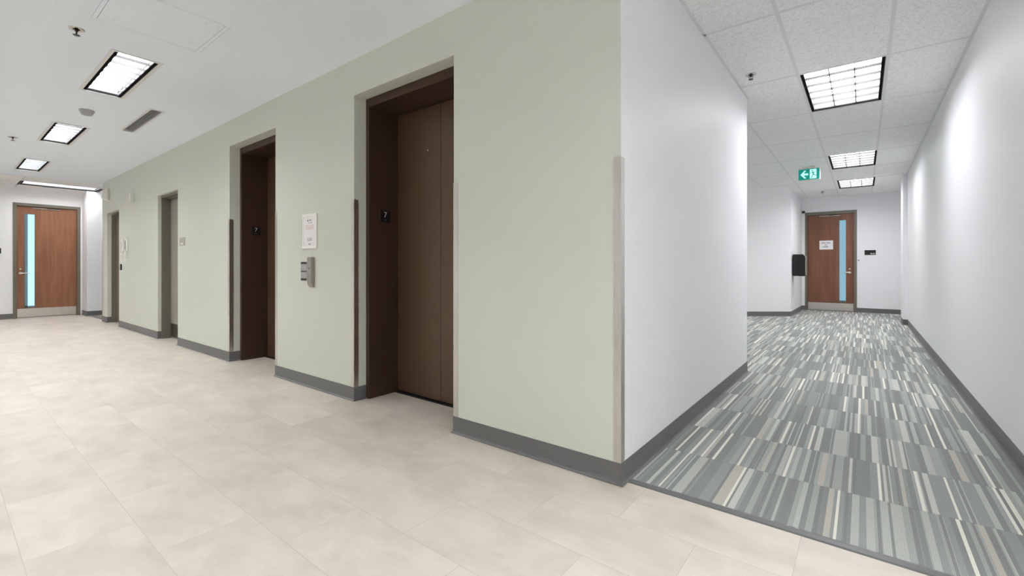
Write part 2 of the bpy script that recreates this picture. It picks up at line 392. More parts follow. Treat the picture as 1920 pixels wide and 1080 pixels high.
struct('wall_left', bm, 'white', 'white wall with a slanted face left of the far corridor door', 'wall')
struct('wall_right', prism(bmesh.new(), [(W, 0), (W, 8.75), (1.49, 8.75), (1.49, 9.3), (1.75, 9.3), (1.75, 11.15), (1.9, 11.15), (1.9, 0)], 'z', 0, H2+0.05), 'white', 'long plain white wall on the right of the corridor', 'wall')
struct('wall_right', B(1.9, XE, 0, 0.15, 0, H2+0.05), 'green', 'green wall continuing past the corridor mouth', 'wall')
DR = (-0.205, 0.808, 2.385); DLf = (-1.031, -0.03, 2.37)
struct('wall_back', panel((-0.45, 11.15, 0), (1, 0, 0), (0, 0, 1), (0, 1, 0), 2.35, H2+0.05, 0.15, [(DR[0]+0.45, DR[1]+0.45, -1, DR[2])]), 'white', 'white end wall of the carpeted corridor around the door', 'wall')
struct('wall_end', panel((XW, YB, 0), (0, 1, 0), (0, 0, 1), (-1, 0, 0), -YB, H2+0.05, 0.15, [(DLf[0]-YB, DLf[1]-YB, -1, DLf[2])]), 'white', 'white end wall of the lobby around the wooden door', 'wall')
struct('wall_pier', B(XW-0.15, -12.19, 0.0, 4.2, 0, H2+0.05), 'white', 'white wall stepping forward right of the lobby end door', 'wall')
struct('wall_passage', B(-12.19, GX0+0.12, 4.2, 4.35, 0, H2+0.05), 'white')
struct('wall_rear', B(XW-0.15, XE, YB-0.15, YB, 0, H2+0.05), 'white')
struct('wall_side', B(XE, XE+0.15, YB-0.15, 0.15, 0, H2+0.05), 'white')
# ceilings
XT = -10.93
def hole(cx, cy, lx, ly, ox, oy): return (cx-lx/2-ox, cx+lx/2-ox, cy-ly/2-oy, cy+ly/2-oy)
holes = [hole(x, lob_y, TLn, TW, XT, YB) for x in row1_x]+[hole(x, added_row_y, TLn, TW, XT, YB) for x in added_row_x]
AP = (-3.07, -2.46, -1.395, -0.785); holes.append((AP[0]-XT, AP[1]-XT, AP[2]-YB, AP[3]-YB))
VN = (-6.03, -4.88, -0.645, -0.545); holes.append((VN[0]-XT, VN[1]-XT, VN[2]-YB, VN[3]-YB))
struct('ceiling', panel((XT, YB, H), (1, 0, 0), (0, 1, 0), (0, 0, 1), XE-XT, -YB, 0.02, holes), 'ceil', 'smooth painted drywall ceiling over the elevator lobby', 'ceiling')
FL = (-12.19, -11.60, -0.99, 0.15)
c1 = struct('ceiling', panel((XW, YB, H), (1, 0, 0), (0, 1, 0), (0, 0, 1), XT-XW, 4.2-YB, 0.02, [(FL[0]-XW, FL[1]-XW, FL[2]-YB, FL[3]-YB)]), 'acoustic', 'lay-in tile ceiling strip at the far end of the lobby', 'ceiling')
cor_c = [(0.775, 3.255), (0.80, 6.93), (0.83, 9.42)]
CW, CL = 0.585, 1.195
cor_c = [(0.772, 3.24), (0.79, 6.915), (0.81, 9.36)]
nook_fill = [(-1.37, 5.685), (-1.37, 3.6+0.9)]
nook_fill = [(-1.4, 5.68)]  # hidden alcove light, added for more light around the corridor
holes = [hole(x, y, CW, CL, -4.2, 0.0) for x, y in cor_c+nook_fill]
c2 = struct('ceiling', panel((-4.2, 0.0, H2), (1, 0, 0), (0, 1, 0), (0, 0, 1), 6.2, 11.2, 0.02, holes), 'acoustic', 'white acoustic lay-in tile ceiling of the carpeted corridor', 'ceiling')
# T-bar grids
def tbars(z, xs, ys, X0, X1, Y0, Y1, skip=(), xw=0.0):
    bm = bmesh.new(); t = 0.0016; hw = 0.012
    def cut(a0, a1, fixed, horiz):
        segs = [(a0, a1)]
        for s in skip:
            lo, hi, f0, f1 = (s[0], s[1], s[2], s[3]) if horiz else (s[2], s[3], s[0], s[1])
            if f0+0.002 < fixed < f1-0.002:
                segs = [q for a, b in segs for q in ((a, min(b, lo)), (max(a, hi), b)) if q[1]-q[0] > 0.01]
        return segs
    for x in xs:
        for a, b in cut(Y0, Y1, x, False): box(bm, x-hw, x+hw, a, b, z-t, z-0.0001)
    for y in ys:
        cx = [X0]+[x for x in xs if X0 < x < X1]+[X1]
        for a, b in zip(cx, cx[1:]):
            for p, q in cut(a+hw, b-hw, y, True): box(bm, p, q, y-hw, y+hw, z-t, z-0.0001)
    return bm
sk = [(x-CW/2, x+CW/2, y-CL/2, y+CL/2) for x, y in cor_c+nook_fill]
gx = [0.468+0.609*k for k in range(-7, 2)]; gy = [2.63+1.2225*k for k in (-1, 0, 1, 2, 3, 4, 5, 6)]
tg = obj('ceiling_grid', tbars(H2, gx, [1.41, 2.625, 3.855, 5.08, 6.30, 7.53, 8.745, 9.975], -4.05, W, 0.02, 11.15, sk), 'tbar', parent=c2)
# wall angles along both corridor walls
wa = bmesh.new(); box(wa, 0, 0.022, 0.02, L1, H2-0.0016, H2-0.0001); box(wa, W-0.022, W, 0.02, 8.75, H2-0.0016, H2-0.0001); box(wa, -0.25, 1.75, 11.128, 11.15, H2-0.0016, H2-0.0001)
obj('wall_angle', wa, 'tbar', parent=c2)
obj('ceiling_grid', tbars(H, [-11.585, -12.205, XT-0.012], [-0.985-1.22, -1.005, 0.165], XW, XT, YB, 4.1, [FL]), 'tbar', parent=c1)
# baseboards
def bb(name, path, label): struct(name, sweep(path, BASE), 'base', label, 'baseboard')
bb('baseboard_corner', [(E1[1], 0.105), (E1[1], 0), (0, 0), (0, L1), (-4.05, L1)], 'grey vinyl base wrapping the corner between green and white walls')
bb('baseboard_alcove', [(-4.05, L1), (-4.05, 7.93), (-1.9, 7.93), (-0.29, 9.18), (-0.27, 11.15), (DR[0]-0.0, 11.15)], 'grey vinyl base along the slanted white wall by the far door')
bb('baseboard_front', [(E2[1], 0.105), (E2[1], 0), (E1[0], 0), (E1[0], 0.105)], 'grey vinyl base on the green wall between the two elevators')
bb('baseboard_front', [(D3[1], 0.04), (D3[1], 0), (E2[0], 0), (E2[0], 0.105)], 'grey vinyl base between the far elevator and the taupe door')
bb('baseboard_front', [(D4[1], 0.06), (D4[1], 0), (D3[0], 0), (D3[0], 0.04)], 'grey vinyl base between the two recessed service doors')
bb('baseboard_front', [(GX0, 4.1), (GX0, 0), (D4[0], 0), (D4[0], 0.06)], 'grey vinyl base at the far end of the green wall')
bb('baseboard_pier', [(-12.69, 0), (-12.19, 0), (-12.19, 4.2)], 'grey vinyl base on the white pier right of the lobby end door')
bb('baseboard_end', [(XW, YB), (XW, DLf[0])], 'grey vinyl base left of the lobby end door')
bb('baseboard_right', [(DR[1], 11.15), (1.75, 11.15), (1.75, 9.3), (1.49, 9.3), (1.49, 8.75), (W, 8.75), (W, 0), (XE, 0), (XE, YB)], 'grey vinyl base along the right corridor wall')
bb('baseboard_rear', [(XE, YB), (XW, YB)], 'grey vinyl base of the lobby rear wall')
# vestibules behind the glazed doors, open to daylight
def vest(x0, x1, y0, y1, side, nm, n):
    z1 = 2.7; bm = bmesh.new()
    if side == 'x':   # window at x0
        box(bm, x0, x1, y0-0.1, y0, 0, z1); box(bm, x0, x1, y1, y1+0.1, 0, z1)
    else:             # window at y1
        box(bm, x0-0.1, x0, y0, y1, 0, z1); box(bm, x1, x1+0.1, y0, y1, 0, z1)
    struct('wall_'+nm, bm, 'white')
    struct('floor', B(x0-0.1, x1+0.1 if side != 'x' else x1, y0-0.1 if side == 'x' else y0, y1+0.1, -0.05, 0.0), 'tile')
    struct('ceiling', B(x0-0.1, x1+0.1 if side != 'x' else x1, y0-0.1 if side == 'x' else y0, y1+0.1, z1, z1+0.05), 'ceil')
    t = thing('window_%d' % n, 'daylit window seen through the narrow glass of the %s door' % ('lobby end' if side == 'x' else 'far corridor'), 'window', ((x0+x1)/2, (y0+y1)/2, 0), kind='structure')
    f = bmesh.new(); g = bmesh.new()
    if side == 'x':
        t.location = (x0, (y0+y1)/2, 0); t['_o'] = list(t.location)
        for z in (0.02, 2.62): box(f, x0-0.03, x0+0.03, y0, y1, z, z+0.06)
        for k in range(5): yy = y0+(y1-y0)*k/4; box(f, x0-0.03, x0+0.03, yy-0.03, yy+0.03, 0, z1)
        box(g, x0-0.003, x0+0.003, y0, y1, 0.02, z1)
    else:
        t.location = ((x0+x1)/2, y1, 0); t['_o'] = list(t.location)
        for z in (0.02, 2.62): box(f, x0, x1, y1-0.03, y1+0.03, z, z+0.06)
        for k in range(5): xx = x0+(x1-x0)*k/4; box(f, xx-0.03, xx+0.03, y1-0.03, y1+0.03, 0, z1)
        box(g, x0, x1, y1-0.003, y1+0.003, 0.02, z1)
    obj('window_frame', f, 'trim_white', parent=t); obj('glass_pane', g, 'glass', parent=t)
vest(-15.6, XW-0.15, -2.2, 1.0, 'x', 'vestibule', 1)
vest(-0.9, 1.6, 11.3, 14.2, 'y', 'stairwell', 2)

# ---------------------------------------------------------------- doors
def lever(name, base, out, along, parent, r=0.026):
    """round rose, neck and lever; out = away from the door, along = lever direction"""
    b, o, a = Vector(base), Vector(out), Vector(along); bm = bmesh.new()
    tube(bm, [b, b+o*0.009], r, 24); tube(bm, [b, b+o*0.05], 0.010, 14)
    tube(bm, [b+o*0.046-a*0.006, b+o*0.05+a*0.02, b+o*0.05+a*0.09, b+o*0.044+a*0.125], 0.0095, 14)
    return obj(name, bm, 'chrome', parent=parent, smooth=True)
def glazed_door(n, label, F, woodm, glass_uv, handle_u, hdir, glassm):
    """F maps (u across, w out of the wall into the room, z) to world; frame spans u0..u1"""
    u0, u1, top, s0, s1, st = F['u0'], F['u1'], F['top'], F['s0'], F['s1'], F['st']; X = F['map']
    def bx(bm, a, b, c, d, e, f, bev=0):
        p = X(a, c, e); q = X(b, d, f); return box(bm, p[0], q[0], p[1], q[1], p[2], q[2], bev)
    t = thing('door_%d' % n, label, 'door', X((u0+u1)/2, 0, 0), kind='structure')
    fr = bmesh.new()
    bx(fr, u0, s0, -0.15, 0.012, 0, top, 0.003); bx(fr, s1, u1, -0.15, 0.012, 0, top, 0.003); bx(fr, s0, s1, -0.15, 0.012, st, top, 0.003)
    bx(fr, s0, s0+0.012, -0.11, -0.075, 0, st); bx(fr, s1-0.012, s1, -0.11, -0.075, 0, st)
    obj('door_frame', fr, 'frame_grey', parent=t)
    g0, g1, gz0, gz1 = glass_uv
    p0 = X(s0+0.003, 0, 0)
    w0, w1 = -0.072, -0.03
    sl = bmesh.new()
    a0, a1 = min(s0, s1)+0.003, max(s0, s1)-0.003
    bx(sl, a0, g0, w0, w1, 0.012, st-0.003); bx(sl, g1, a1, w0, w1, 0.012, st-0.003)
    bx(sl, g0, g1, w0, w1, 0.012, gz0); bx(sl, g0, g1, w0, w1, gz1, st-0.003)
    bmesh.ops.remove_doubles(sl, verts=sl.verts, dist=1e-5)
    leaf = obj('door_leaf', sl, woodm, parent=t)
    obj('glass_pane', bx(bmesh.new(), g0, g1, -0.040, -0.034, gz0, gz1), glassm, parent=leaf)
    be = bmesh.new()
    for q in ((g0-0.008, g0+0.004, gz0-0.008, gz1+0.008), (g1-0.004, g1+0.008, gz0-0.008, gz1+0.008), (g0, g1, gz0-0.008, gz0+0.004), (g0, g1, gz1-0.004, gz1+0.008)):
        bx(be, q[0], q[1], -0.032, -0.026, q[2], q[3])
    obj('glazing_bead', be, 'frame_grey', parent=leaf)
    obj('kick_plate', bx(bmesh.new(), a0+0.005, a1-0.005, -0.03, -0.0275, 0.02, 0.195), 'kick', parent=leaf)
    b = Vector(X(handle_u, -0.03, 0.925)); o = Vector(X(0, 1, 0))-Vector(X(0, 0, 0)); a = (Vector(X(1, 0, 0))-Vector(X(0, 0, 0)))*hdir
    lever('door_handle', b, o, a, leaf)
    kc = Vector(X(handle_u, -0.03, 1.01)); obj('key_cylinder', tube(bmesh.new(), [kc, kc+o*0.012], 0.016, 20), 'chrome', parent=leaf, smooth=True)
    cl = bmesh.new(); c0 = (a0+a1)/2-0.22; bx(cl, c0, c0+0.42, -0.028, -0.008, st-0.045, st-0.025, 0.003)
    obj('closer_rail', cl, 'chrome', parent=leaf)
    ca = bmesh.new(); tube(ca, [X(c0+0.40, -0.018, st-0.03), X(c0+0.36, 0.0, st-0.02), X(c0+0.2, -0.012, st-0.03)], 0.006, 8); obj('closer_arm', ca, 'dark_metal', parent=leaf)
    return t
# lobby end door: u = y, wall plane x = XW, room on +x
FLd = dict(u0=DLf[0], u1=DLf[1], top=DLf[2], s0=-0.978, s1=-0.083, st=2.31, map=lambda u, w_, z: (XW+w_, u, z))
d1 = glazed_door(1, 'brown wooden door with narrow glass on its left at the lobby end', FLd, 'wood', (-0.866, -0.72, 0.215, 2.15), -0.925, 1, 'glass_left')
FRd = dict(u0=DR[0], u1=DR[1], top=DR[2], s0=-0.155, s1=0.752, st=2.315, map=lambda u, w_, z: (u, 11.15-w_, z))
d2 = glazed_door(2, 'dark brown wooden door with a paper notice at the corridor end', FRd, 'wood2', (0.475, 0.605, 0.225, 2.16), 0.675, -1, 'glass_right')

def elevator(n, x0, x1, label, hole_):
    t = thing('door_%d' % n, label, 'elevator door', ((x0+x1)/2, 0.385, 0), kind='structure')
    yf, yd = 0.105, 0.385; lip = 0.045; zi = 2.325
    fr = bmesh.new()
    box(fr, x0+0.001, x0+lip, yf, yd+0.045, 0, 2.394, 0.002); box(fr, x1-lip, x1-0.001, yf, yd+0.045, 0, 2.394, 0.002); box(fr, x0+lip, x1-lip, yf, yd+0.045, zi, 2.394, 0.002)
    obj('jamb', fr, 'brown_dark', parent=t)
    xm = x0+0.578; a, b = x0+lip, x1-lip; xm = (a+b)/2+0.02
    for p, q in ((a+0.002, xm-0.0018), (xm+0.0018, b-0.002)):
        lf = obj('door_leaf', B(p, q, yd, yd+0.03, 0.012, zi-0.004, 0.0015), 'brown', parent=t)
        if hole_ and p < a+0.01:
            k = bmesh.new(); lathe(k, [(0.0001, 0.003), (0.004, 0.003), (0.0045, 0.001), (0.0085, 0.0035), (0.0085, 0.0)], (-1.804, yd, 1.976), '-y', 20)
            obj('release_keyhole', k, 'chrome', parent=lf, smooth=True)
    bk = obj('shaft_backing', B(a, b, yd+0.032, yd+0.045, 0.0, zi), 'matte_black', parent=t)
    si = bmesh.new(); box(si, a, b, yd-0.03, yd+0.03, 0.0002, 0.005); 
    for k in range(3): box(si, a, b, yd-0.026+0.01*k, yd-0.022+0.01*k, 0.005, 0.0065)
    obj('sill', si, 'dark_metal', parent=t)
    return t
elevator(3, E1[0], E1[1], 'nearest bronze-brown elevator door, recessed in the green wall', True)
elevator(4, E2[0], E2[1], 'second bronze-brown elevator door, left of the framed notice', False)

def service(n, x0, x1, top, slab, label, yf, yd, kick, handle):
    t = thing('door_%d' % n, label, 'door', ((x0+x1)/2, yd, 0), kind='structure')
    fr = bmesh.new(); lip = 0.035
    box(fr, x0+0.001, x0+lip, yf, yd+0.06, 0, top-0.001, 0.002); box(fr, x1-lip, x1-0.001, yf, yd+0.06, 0, top-0.001, 0.002); box(fr, x0+lip, x1-lip, yf, yd+0.06, top-lip, top-0.001, 0.002)
    ym = (yf+yd)/2+0.01
    box(fr, x0+lip, x0+lip+0.014, ym, yd-0.001, 0, top-lip, 0.001); box(fr, x1-lip-0.014, x1-lip, ym, yd-0.001, 0, top-lip, 0.001); box(fr, x0+lip, x1-lip, ym, yd-0.001, top-lip-0.014, top-lip, 0.001)
    obj('door_frame', fr, 'frame_grey', parent=t)
    lf = obj('door_leaf', B(x0+lip+0.002, x1-lip-0.002, yd, yd+0.045, 0.012, top-lip-0.003, 0.001), slab, parent=t)
    if kick: obj('kick_plate', B(x0+lip+0.02, x1-lip-0.02, yd-0.0015, yd, 0.025, 0.22), 'kick_dark', parent=lf)
    if handle is not None: lever('door_handle', (handle, yd, 0.955), (0, -1, 0), (-1 if handle > (x0+x1)/2 else 1, 0, 0), lf)
    obj('backing', B(x0+lip, x1-lip, yd+0.047, yd+0.059, 0, top-lip), 'matte_black', parent=t)
service(5, D3[0], D3[1], 2.1, 'slab_taupe', 'tall taupe metal door with dark kick plate in the green wall', 0.04, 0.145, True, -6.45)
service(6, D4[0], D4[1], 2.07, 'slab_brown', 'brown-grey service door with lever handle, farthest in the green wall', 0.06, 0.125, False, -9.72)

# ---------------------------------------------------------------- ceiling lights
def troffer(name, label, loc, lx, ly, cells, lens, bars, flange, group, depth=0.15):
    """opening lx (along x) by ly (along y); bars on the sides that are constant in y ('y') or in x ('x')"""
    t = thing(name, label, 'ceiling light', loc, group); x, y, z = loc; a, b = lx/2, ly/2
    h = bmesh.new(); th = 0.004; z0 = z+0.0005
    box(h, x-a, x-a+th, y-b, y+b, z0, z+depth+0.01); box(h, x+a-th, x+a, y-b, y+b, z0, z+depth+0.01)
    box(h, x-a+th, x+a-th, y-b, y-b+th, z0, z+depth+0.01); box(h, x-a+th, x+a-th, y+b-th, y+b, z0, z+depth+0.01)
    box(h, x-a+th, x+a-th, y-b+th, y+b-th, z+depth+0.004, z+depth+0.01)
    obj('housing', h, 'housing', parent=t)
    if flange:
        f = bmesh.new(); w_ = 0.024; zz = (z-0.004, z-0.0002)
        box(f, x-a-w_, x+a+w_, y-b-w_, y-b+0.001, *zz, 0.001); box(f, x-a-w_, x+a+w_, y+b-0.001, y+b+w_, *zz, 0.001)
        box(f, x-a-w_, x-a+0.001, y-b+0.001, y+b-0.001, *zz, 0.001); box(f, x+a-0.001, x+a+w_, y-b+0.001, y+b-0.001, *zz, 0.001)
        obj('trim_flange', f, 'trim_white', parent=t)
    bw = 0.022
    for s in (-1, 1):
        if bars == 'y': bm = B(x-a+th, x+a-th, y+s*(b-th), y+s*(b-th-bw), z+0.001, z+0.045)
        else: bm = B(x+s*(a-th), x+s*(a-th-bw), y-b+th, y+b-th, z+0.001, z+0.045)
        obj('side_rail', bm, 'matte_black', parent=t)
    for q in (-1, 1):   # thin dark gap at the two short ends
        if bars == 'y': ex = B(x+q*(a-th), x+q*(a-th-0.004), y-b+th+bw, y+b-th-bw, z+0.001, z+0.02)
        else: ex = B(x-a+th+bw, x+a-th-bw, y+q*(b-th), y+q*(b-th-0.004), z+0.001, z+0.02)
        obj('end_rail', ex, 'matte_black', parent=t)
    obj('lens', B(x-a+th, x+a-th, y-b+th, y+b-th, z+depth, z+depth+0.003), lens, parent=t)
    ix, iy = (a-th-(bw if bars == 'x' else 0), b-th-(bw if bars == 'y' else 0)); hl = []
    for i in range(cells[0]):
        for j in range(cells[1]):
            hl.append((i*2*ix/cells[0]+(0.0035 if i else 0.0003), (i+1)*2*ix/cells[0]-(0.0035 if i < cells[0]-1 else 0.0003), j*2*iy/cells[1]+(0.0035 if j else 0.0003), (j+1)*2*iy/cells[1]-(0.0035 if j < cells[1]-1 else 0.0003)))
    lv = panel((x-ix, y-iy, z+0.010), (1, 0, 0), (0, 1, 0), (0, 0, 1), 2*ix, 2*iy, 0.022, hl)
    obj('louver', lv, 'blade', parent=t)
    return t
g1 = 'slim recessed lights of the elevator lobby'
t0 = troffer('ceiling_light', TL[0][1], (TL[0][0], lob_y, H), TLn, TW, (8, 1), 'lamp', 'y', True, g1)
for x, lb in TL[1:]: dup(t0, (x, lob_y, H), lb)
dup(t0, (1.33, lob_y, H), 'recessed lobby ceiling light right before the corridor mouth'); dup(t0, (3.5, lob_y, H), 'recessed lobby ceiling light past the corridor mouth')
for k, x in enumerate(added_row_x): dup(t0, (x, added_row_y, H), 'unseen lobby ceiling light of the added rear row, %s' % ['by the end door', 'opposite the service doors', 'opposite the far elevator', 'opposite the near elevator', 'behind the viewer', 'at the closed near end'][k])
g2 = 'wide recessed lights of the carpeted corridor'
c0 = troffer('ceiling_light', 'large recessed ceiling light nearest in the carpeted corridor', (*cor_c[0], H2), CW, CL, (3, 6), 'lamp_wide', 'x', False, g2)
dup(c0, (*cor_c[1], H2), 'middle one of the three corridor ceiling lights, right of the exit sign')
dup(c0, (*cor_c[2], H2), 'farthest corridor ceiling light, just before the dark door')
dup(c0, (*nook_fill[0], H2), 'unseen ceiling light added in the side alcove off the corridor')
troffer('ceiling_light', 'long bright ceiling light across the lobby end above the wooden door', ((FL[0]+FL[1])/2, (FL[2]+FL[3])/2, H), FL[1]-FL[0], FL[3]-FL[2], (1, 1), 'lamp_dim', 'y', False, g2)

# ---------------------------------------------------------------- ceiling fittings
def sprinkler(loc, label, big=True):
    x, y, z = loc; t = thing('sprinkler', label, 'sprinkler', loc, 'ceiling sprinklers')
    e = bmesh.new(); lathe(e, [(0.019, 0.0), (0.020, -0.004), (0.040, -0.005), (0.044, -0.002), (0.044, -0.0002)], loc, 'z', 32)
    obj('escutcheon', e, 'chrome', parent=t, smooth=True)
    c = bmesh.new(); lathe(c, [(0.0, -0.0008), (0.0192, -0.0008), (0.0192, -0.0003), (0, -0.0003)], loc, 'z', 24); obj('cup', c, 'matte_black', parent=t)
    b = bmesh.new(); tube(b, [(x, y, z-0.001), (x, y, z-0.018)], 0.009, 14)
    for s in (-1, 1): tube(b, [(x+s*0.009, y, z-0.012), (x+s*0.016, y, z-0.024), (x+s*0.006, y, z-0.040)], 0.0028, 8)
    tube(b, [(x, y, z-0.018), (x, y, z-0.042)], 0.0025, 8)
    obj('frame_arm', b, 'dark_metal', parent=t, smooth=True)
    d = bmesh.new(); lathe(d, [(0.0, -0.044), (0.018, -0.044), (0.020, -0.042), (0.0, -0.041)], loc, 'z', 24); obj('deflector', d, 'dark_metal', parent=t)
    return t
s0 = sprinkler((-3.33, -1.425, H), 'pendant sprinkler in the lobby ceiling beside the access panel')
dup(s0, (-7.49, -1.413, H), 'small pendant sprinkler in the lobby ceiling at the left picture edge')
dup(s0, (0.144, 2.367, H2), 'pendant sprinkler in the corridor tile left of the nearest light')
dup(s0, (0.207, 10.128, H2), 'tiny sprinkler in the ceiling before the dark corridor door')
t = thing('smoke_detector', 'round white smoke detector on the lobby ceiling between two lights', 'smoke detector', (-5.45, -1.045, H))
b = bmesh.new(); lathe(b, [(0, -0.0005), (0.062, -0.0005), (0.062, -0.012), (0.058, -0.016), (0, -0.016)], (-5.45, -1.045, H)); obj('base', b, 'detector_grey', parent=t, smooth=True)
b = bmesh.new(); lathe(b, [(0.054, -0.016), (0.052, -0.028), (0.044, -0.045), (0.034, -0.050), (0, -0.052)], (-5.45, -1.045, H)); obj('sensor_cover', b, 'detector_grey', parent=t, smooth=True)
b = bmesh.new(); lathe(b, [(0.035, -0.046), (0.047, -0.036), (0.050, -0.032), (0.046, -0.040), (0.035, -0.0505)], (-5.45, -1.045, H)); obj('air_slot', b, 'vent_grey', parent=t)
t = thing('air_vent', 'long narrow grey slotted air diffuser in the lobby ceiling', 'air vent', (-5.455, -0.595, H))
f = bmesh.new(); w_ = 0.02
box(f, VN[0]-w_, VN[1]+w_, VN[2]-w_, VN[2]+0.002, H-0.004, H-0.0002, 0.001); box(f, VN[0]-w_, VN[1]+w_, VN[3]-0.002, VN[3]+w_, H-0.004, H-0.0002, 0.001)
box(f, VN[0]-w_, VN[0]+0.002, VN[2], VN[3], H-0.004, H-0.0002, 0.001); box(f, VN[1]-0.002, VN[1]+w_, VN[2], VN[3], H-0.004, H-0.0002, 0.001)
obj('frame', f, 'trim_white', parent=t)
f = bmesh.new()
for k in range(7):
    yy = VN[2]+0.008+k*0.014; prism(f, [(yy, H+0.002), (yy+0.002, H+0.001), (yy+0.010, H+0.014), (yy+0.008, H+0.015)], 'x', VN[0]+0.002, VN[1]-0.002)
obj('louver', f, 'vent_grey', parent=t)
obj('duct_box', B(VN[0], VN[1], VN[2], VN[3], H+0.02, H+0.05), 'vent_grey', parent=t)
t = thing('access_panel', 'flush square access panel outlined in the lobby ceiling', 'access panel', ((AP[0]+AP[1])/2, (AP[2]+AP[3])/2, H))
f = bmesh.new(); e = 0.024
box(f, AP[0]+0.002, AP[1]-0.002, AP[2]+0.002, AP[2]+e, H+0.0006, H+0.02); box(f, AP[0]+0.002, AP[1]-0.002, AP[3]-e, AP[3]-0.002, H+0.0006, H+0.02)
box(f, AP[0]+0.002, AP[0]+e, AP[2]+e, AP[3]-e, H+0.0006, H+0.02); box(f, AP[1]-e, AP[1]-0.002, AP[2]+e, AP[3]-e, H+0.0006, H+0.02)
obj('frame', f, 'ceil', parent=t)
obj('hatch', B(AP[0]+e+0.0035, AP[1]-e-0.0035, AP[2]+e+0.0035, AP[3]-e-0.0035, H+0.0004, H+0.02), 'ceil', parent=t)
for px, py in ((AP[0]+0.10, AP[2]+0.1), (AP[1]-0.10, AP[3]-0.12), (AP[0]+0.12, AP[3]-0.1)):
    k = bmesh.new(); lathe(k, [(0, -0.0006), (0.006, -0.0006), (0.007, 0.001)], (px, py, H), 'z', 16)
    obj('cam_lock', k, 'trim_white', parent=t)
obj('backing', B(AP[0]+0.001, AP[1]-0.001, AP[2]+0.001, AP[3]-0.001, H+0.022, H+0.03), 'matte_black', parent=t)

# ---------------------------------------------------------------- corner guards
def guard(x, sgn, label, both=True):
    """L-shaped stainless guard at a corner of the green wall (plane y = 0, reveal plane x); sgn = wall side along x"""
    th = 0.0022; wg = 0.038; z0, z1 = 0.109, 1.582
    pts = [(x-sgn*th, -th), (x+sgn*wg, -th), (x+sgn*wg, -0.0002), (x-sgn*0.0002, -0.0002), (x-sgn*0.0002, wg), (x-sgn*th, wg)]
    o = obj('corner_guard', prism(bmesh.new(), pts, 'z', z0, z1), 'steel'); o['label'] = label; o['category'] = 'corner guard'; o['group'] = 'stainless corner guards of the green wall'
guard(0.0, -1, 'tall stainless corner guard where the green wall meets the white wall')
guard(E1[1], 1, 'stainless corner guard on the right edge of the nearest elevator opening')
guard(E1[0], -1, 'stainless corner guard on the left edge of the nearest elevator opening')
guard(E2[1], 1, 'stainless corner guard on the right edge of the second elevator opening')
guard(E2[0], -1, 'stainless corner guard on the left edge of the second elevator opening')
guard(GX0, 1, 'stainless corner guard at the farthest end of the green wall')

# ---------------------------------------------------------------- things on the green wall
def floor_sign(x, label):
    y0, y1, z0, z1 = 0.215, 0.307, 1.418, 1.518
    t = thing('floor_number_sign', label, 'sign', (x, (y0+y1)/2, z0), 'black floor number plates in the elevator jambs')
    obj('plate', B(x+0.0002, x+0.003, y0, y1, z0, z1, 0.0008), 'black', parent=t)
    obj('numeral', text_bm('7', 0.066, (x+0.0034, (y0+y1)/2-0.004, 1.478), (0, 1, 0), (0, 0, 1)), 'whitep', parent=t)
    d = bmesh.new()
    for a, b in ((0, 0), (0, 1), (1, 1), (3, 0), (3, 1), (4, 0), (4, 1)):
        lathe(d, [(0.0009, 0), (0.0007, 0.0006), (0, 0.0008)], (x+0.003, y0+0.034+a*0.0045, 1.434+b*0.0045), 'x', 8)
    obj('braille', d, 'whitep', parent=t)
floor_sign(E1[0]+0.045, 'black plate with a white 7 on the nearest elevator jamb')
floor_sign(E2[0]+0.045, 'black plate with a white 7 on the second elevator jamb')

# framed notice
t = thing('framed_notice', 'white framed printed notice on the green wall between the elevators', 'notice', (-2.9, 0, 1.21))
x0, x1, z0, z1 = -3.022, -2.782, 1.212, 1.518
f = bmesh.new(); fw = 0.026
box(f, x0, x1, -0.013, -0.0005, z0, z0+fw, 0.005); box(f, x0, x1, -0.013, -0.0005, z1-fw, z1, 0.005)
box(f, x0, x0+fw*0.85, -0.011, -0.0005, z0+fw*0.8, z1-fw*0.8, 0.004); box(f, x1-fw*0.85, x1, -0.011, -0.0005, z0+fw*0.8, z1-fw*0.8, 0.004)
obj('frame', f, 'whitep', parent=t)
sh = obj('sheet', B(x0+fw*0.7, x1-fw*0.7, -0.004, -0.002, z0+fw*0.7, z1-fw*0.7), 'paper', parent=t)
xc = (x0+x1)/2; R_ = (1, 0, 0); U_ = (0, 0, 1)
obj('heading', print_lines(bmesh.new(), (xc+0.012, -0.0042, 0), R_, U_, [(1.462, 0.045, 2), (1.455, 0.04, 2), (1.436, 0.06, 2)], 0.0045), 'ink', parent=sh)
lg = bmesh.new(); prism(lg, [(xc-0.042, 1.452), (xc-0.020, 1.452), (xc-0.031, 1.474)], 'y', -0.0046, -0.0041); obj('logo', lg, 'ink', parent=sh)
obj('red_text', print_lines(bmesh.new(), (xc, -0.0042, 0), R_, U_, [(1.415, 0.14, 4), (1.404, 0.14, 5), (1.393, 0.14, 4), (1.382, 0.13, 4)], 0.004), 'ink_red', parent=sh)
obj('footer_text', print_lines(bmesh.new(), (xc, -0.0042, 0), R_, U_, [(1.300, 0.08, 3), (1.290, 0.09, 3), (1.281, 0.07, 2), (1.254, 0.045, 2), (1.247, 0.045, 1)], 0.004), 'ink', parent=sh)

